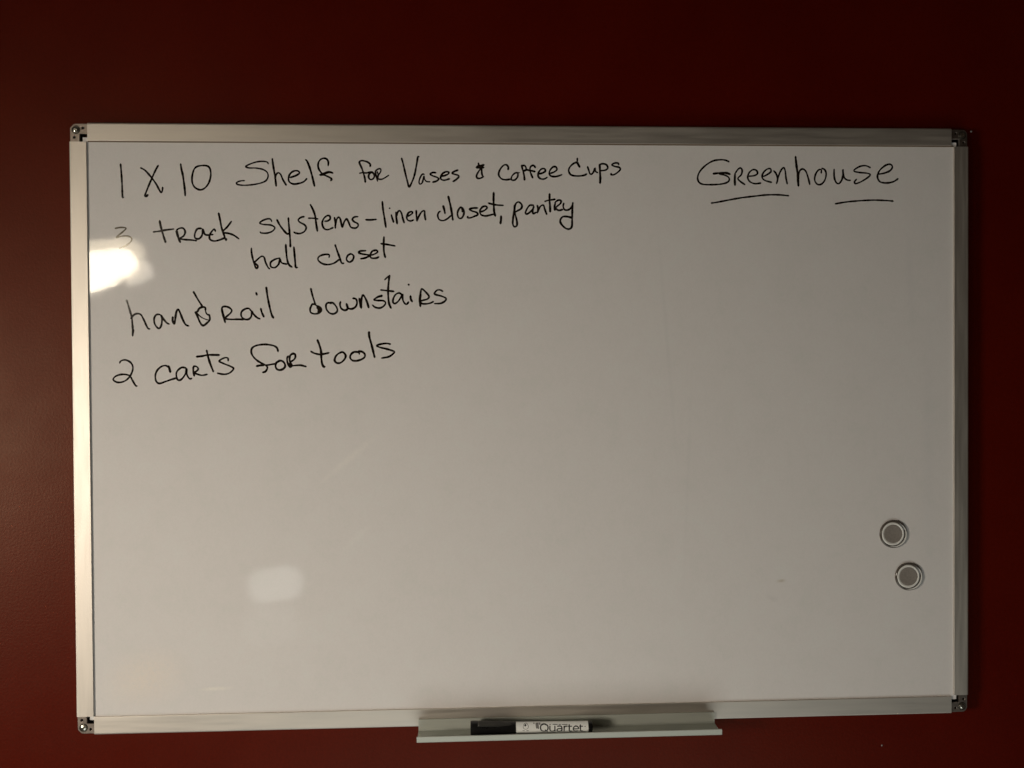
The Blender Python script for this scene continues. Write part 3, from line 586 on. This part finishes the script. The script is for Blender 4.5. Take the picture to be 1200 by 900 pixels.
BRAND_PRINT = [
    (1, [(9.7,-297.1),(6.8,-298.1),(5.9,-300.9),(6.8,-303.8),(9.3,-305.1),(12.1,-304.3),(13.4,-301.5),(12.9,-298.6),(10.0,-297.1)]),
    (1, [(10.4,-303.2),(12.8,-305.7)]),
    (0.95, [(15.4,-299.0),(15.3,-302.9),(16.4,-305.0),(18.9,-305.0),(20.2,-303.8)]),
    (0.95, [(20.3,-299.1),(20.3,-305.6)]),
    (0.95, [(22.8,-299.6),(25.7,-299.4),(27.2,-300.7),(27.2,-305.7)]),
    (0.95, [(27.1,-302.2),(23.9,-302.3),(22.4,-303.5),(23.1,-305.3),(25.6,-305.5),(27.1,-304.3)]),
    (0.95, [(29.6,-299.4),(29.5,-305.8)]),
    (0.95, [(29.6,-301.2),(30.6,-299.8),(32.9,-299.7)]),
    (0.95, [(34.8,-298.1),(34.7,-304.1),(35.6,-305.7),(37.6,-305.6)]),
    (0.8, [(33.5,-299.8),(37.4,-299.9)]),
    (0.95, [(39.0,-302.8),(43.8,-302.8),(43.5,-300.8),(41.3,-299.8),(39.2,-301.1),(38.8,-303.5),(40.2,-305.6),(43.4,-305.4)]),
    (0.95, [(46.0,-298.7),(45.9,-304.4),(47.0,-305.9),(48.4,-305.6)]),
    (0.8, [(44.9,-300.1),(48.5,-300.2)]),
    (0.5, [(50.0,-300.3),(51.3,-300.3)]),
    (0.45, [(15.0,-297.7),(16.4,-297.7)]),
    (0.45, [(18.2,-297.7),(23.2,-297.9)]),
    (0.45, [(24.3,-297.9),(26.4,-297.9)]),
    (0.45, [(27.5,-298.0),(33.1,-298.1)]),
    (0.28, [(-9.0,-296.1),(-10.9,-297.6),(-11.3,-299.8),(-10.2,-301.6),(-8.4,-302.0),(-6.7,-301.0),(-6.2,-298.8),(-6.9,-297.0),(-8.1,-296.1)]),
    (1.3, [(-8.9,-297.2),(-9.1,-298.4)]),
    (1.0, [(-9.5,-298.2),(-8.4,-298.2)]),
    (0.5, [(-12.0,-303.8),(-9.9,-303.9)]),
    (0.5, [(-8.1,-303.9),(-6.0,-304.0)]),
]
GREY_PRINT = [
    (1.6, [(1.9,-296.2),(2.2,-301.2)]),
    (1.6, [(3.3,-295.9),(3.8,-301.6)]),
    (1.4, [(5.1,-295.9),(5.4,-297.7)]),
    (0.9, [(-0.5,-296.5),(0.2,-297.2)]),
]

lift = [0.0]
def on_panel(x, y, h): return (x, y, PZ+0.012+lift[0]+h)
for nm, strokes in WORDS:
    bm = bmesh.new()
    for q, (wf, pts) in enumerate(strokes):
        lift[0] = 0.003*q; ribbon(bm, pts, 0.98*wf, on_panel, height=0.008)
    o = link("handwriting", bm, thin_veiled_ink if nm == "3" else ink, board, smooth=True)
    if "underline" in nm:
        o["label"] = "black pen line under the %s of the word Greenhouse" % ("first half" if "first" in nm else "last letters")
    elif nm == "ampersand": o["label"] = "small black handwritten ampersand"
    elif nm == "3": o["label"] = "faint greyish handwritten 3"
    else: o["label"] = "black handwriting reading %s" % nm
# ------------------------------------------------------------------ marker pen
pen = empty("marker_pen", (-3, -307.3, 29.6), label="black capped dry-erase marker with a white printed label lying in the pen tray", cat="marker")
PW = 29.4
def PV(u): return -300.75 - 1.55*(u+64)/122      # the fat cap lifts that end of the pen
bm = bmesh.new()
lathe_u(bm, [(-18.6, 5.0), (-18.5, 5.45), (54.0, 5.45), (54.1, 5.0)], PV, PW, 48); link("barrel", bm, label_white, pen, smooth=False)
bm = bmesh.new()
lathe_u(bm, [(-63.9, 6.3), (-63.3, 6.85), (-60, 6.95), (-30, 6.1), (-19.2, 5.8), (-18.55, 5.5)], PV, PW, 48)
cap = link("cap", bm, black_plastic, pen, smooth=False)
bm = bmesh.new()
# pocket clip along the top of the cap
a0 = math.radians(28)
cl = [(-56.5, 6.2, 9.0), (-55.5, 6.2, 9.6), (-40, 6.2, 9.5), (-36, 6.2, 9.0), (-31, 6.2, 8.2), (-19.8, 5.9, 6.9)]
rows = []
for i, (u, r0, r1) in enumerate(cl):
    hw = 2.9 if i < 4 else (2.3 if i == 4 else 1.2); row = []
    for (t, r) in ((-hw, r0), (hw, r0), (hw, r1-.6), (hw-.8, r1), (-hw+.8, r1), (-hw, r1-.6)):
        # r is the height above the axis along the direction a0 (towards the room), t sideways
        row.append(bm.verts.new((u, PV(u)+r*math.cos(a0)*.78-t*math.sin(a0), PW+r*math.sin(a0)*.9+t*math.cos(a0))))
    rows.append(row)
for A_, B_ in zip(rows, rows[1:]):
    for k in range(6): bm.faces.new((A_[k], A_[(k+1) % 6], B_[(k+1) % 6], B_[k]))
bm.faces.new(rows[0]); bm.faces.new(list(reversed(rows[-1])))
link("clip", bm, clip_plastic, cap)
bm = bmesh.new()
lathe_u(bm, [(54.12, 5.0), (54.3, 5.2), (57.6, 5.15), (58.3, 4.7), (58.4, 3.4)], PV, PW, 40); link("end_plug", bm, black_plastic, pen)
# print on the label: traced in front view, laid on to the barrel's curve
VM = -302.2
def on_barrel(x, y, h):
    r = 5.45+0.03+h
    a = math.asin(max(-.97, min(.97, ((y-PV(x))*.86+1.0)/5.9)))
    return (x, PV(x)+r*math.sin(a), PW+r*math.cos(a))
bm = bmesh.new()
for wf, pts in BRAND_PRINT: ribbon(bm, pts, 0.62*wf, on_barrel, step=0.35, height=0.02, vary=0.03)
o = link("lettering", bm, print_black, pen); o["label"] = "thin black printed word Quartet with a small round flame mark"
bm = bmesh.new()
for wf, pts in GREY_PRINT: ribbon(bm, pts, 0.50*wf, on_barrel, step=0.35, height=0.012, vary=0.1)
o = link("smudged_print", bm, print_grey, pen); o["label"] = "grey smudged print beside the brand word"
# ------------------------------------------------------------------ magnets
def magnet(cu, cv, label):
    e = empty("round_magnet", (cu, cv, PZ), label=label, cat="magnet", group="clear round magnets on the board")
    z = PZ
    bm = bmesh.new()
    lathe(bm, [(14.1, z+.05), (14.55, z+.3), (14.5, z+1.5), (14.0, z+2.2), (13.2, z+2.4), (12.8, z+2.2), (12.5, z+1.7)], cu, cv, 64)
    link("clear_case", bm, case_mat, e, smooth=True)
    bm = bmesh.new(); lathe(bm, [(12.1, z+1.75), (12.0, z+2.2), (11.2, z+2.45), (10.1, z+2.4), (9.6, z+1.9)], cu-1.0, cv+.35, 64)
    link("pale_inner_ring", bm, ring_mat, e, smooth=True)
    bm = bmesh.new(); lathe(bm, [(9.62, z+1.9), (9.6, z+2.25), (9.2, z+2.32), (4, z+2.1)], cu-0.85, cv+.3, 48)
    link("magnet_core", bm, magnet_core_mat, e)
    bm = bmesh.new(); K = 24          # pale arc drawn for the light seen through the case's right side
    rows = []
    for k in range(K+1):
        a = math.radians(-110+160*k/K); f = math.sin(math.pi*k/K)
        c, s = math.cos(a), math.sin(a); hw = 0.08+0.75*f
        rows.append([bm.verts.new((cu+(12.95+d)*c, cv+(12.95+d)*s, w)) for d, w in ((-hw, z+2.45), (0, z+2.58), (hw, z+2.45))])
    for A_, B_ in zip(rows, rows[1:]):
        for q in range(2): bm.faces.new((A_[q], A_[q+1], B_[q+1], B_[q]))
    link("case_light_arc", bm, ring_mat, e, smooth=True)
    return e
magnet(376.9, -116.0, "upper of the two clear round magnets, nearer the middle of the board")
magnet(393.3, -160.6, "lower of the two clear round magnets, nearer the right frame rail")
# ------------------------------------------------------------------ the lamp across the room whose reflection glares at the left edge
SHADE_OUTLINE = [(-1213.0, 385.4), (-1129.0, 404.4), (-1096.4, 406.8), (-1054.3, 410.4), (-1033.4, 406.8), (-1028.9, 392.5), (-1017.3, 380.6), (-1022.1, 366.4), (-1017.6, 354.5), (-1034.0, 349.7), (-1043.5, 337.8), (-1057.6, 335.5), (-1078.9, 314.1), (-1097.6, 309.3), (-1125.7, 295.1), (-1167.8, 288.1), (-1214.2, 295.3)]
RIM_OUTLINE = [(-1212.3, 437.6), (-1128.6, 440.0), (-1100.6, 447.2), (-1053.9, 449.6), (-1025.9, 440.1), (-1014.5, 423.5), (-1012.4, 399.7), (-1026.5, 390.2), (-1213.1, 376.0)]
FOLD_OUTLINE = [(-1049.9, 390.2), (-1021.8, 399.7), (-994.0, 375.9), (-984.8, 354.4), (-994.4, 335.4), (-1022.7, 323.5), (-1050.8, 314.0)]

def emit_mat(name, col, st):
    m = bpy.data.materials.new(name); m.use_nodes = True; nt = m.node_tree
    b = P(m); b.inputs['Base Color'].default_value = (0.8, 0.75, 0.6, 1)
    b.inputs['Emission Color'].default_value = (*col, 1); b.inputs['Emission Strength'].default_value = st
    return m
lamp = empty("lamp", (-1080, 250, 1540), label="glowing shaded lamp across the room, seen only as the bright reflection on the board", cat="lamp")
def slab(outline, w0, w1):
    bm = bmesh.new()
    a = [bm.verts.new((u, v, w0)) for u, v in outline]; b = [bm.verts.new((u, v, w1)) for u, v in outline]
    bm.faces.new(a); bm.faces.new(list(reversed(b)))
    for i in range(len(a)): bm.faces.new((a[i], a[(i+1) % len(a)], b[(i+1) % len(a)], b[i]))
    return bm
link("lamp_shade", slab(SHADE_OUTLINE, 1500, 1540), emit_mat("lit_lamp_shade", (1.0, 0.87, 0.68), 28), lamp)
link("shade_rim", slab(RIM_OUTLINE, 1541, 1580), emit_mat("dim_shade_rim", (1.0, 0.86, 0.64), 6.5), lamp)
link("shade_fold", slab(FOLD_OUTLINE, 1541.5, 1570), emit_mat("dim_shade_fold", (1.0, 0.90, 0.76), 6), lamp)
bm = bmesh.new()
box_bm(bm, -1092, -1072, -420, 290, 1590, 1610, 2); link("lamp_pole", bm, black_plastic, lamp)
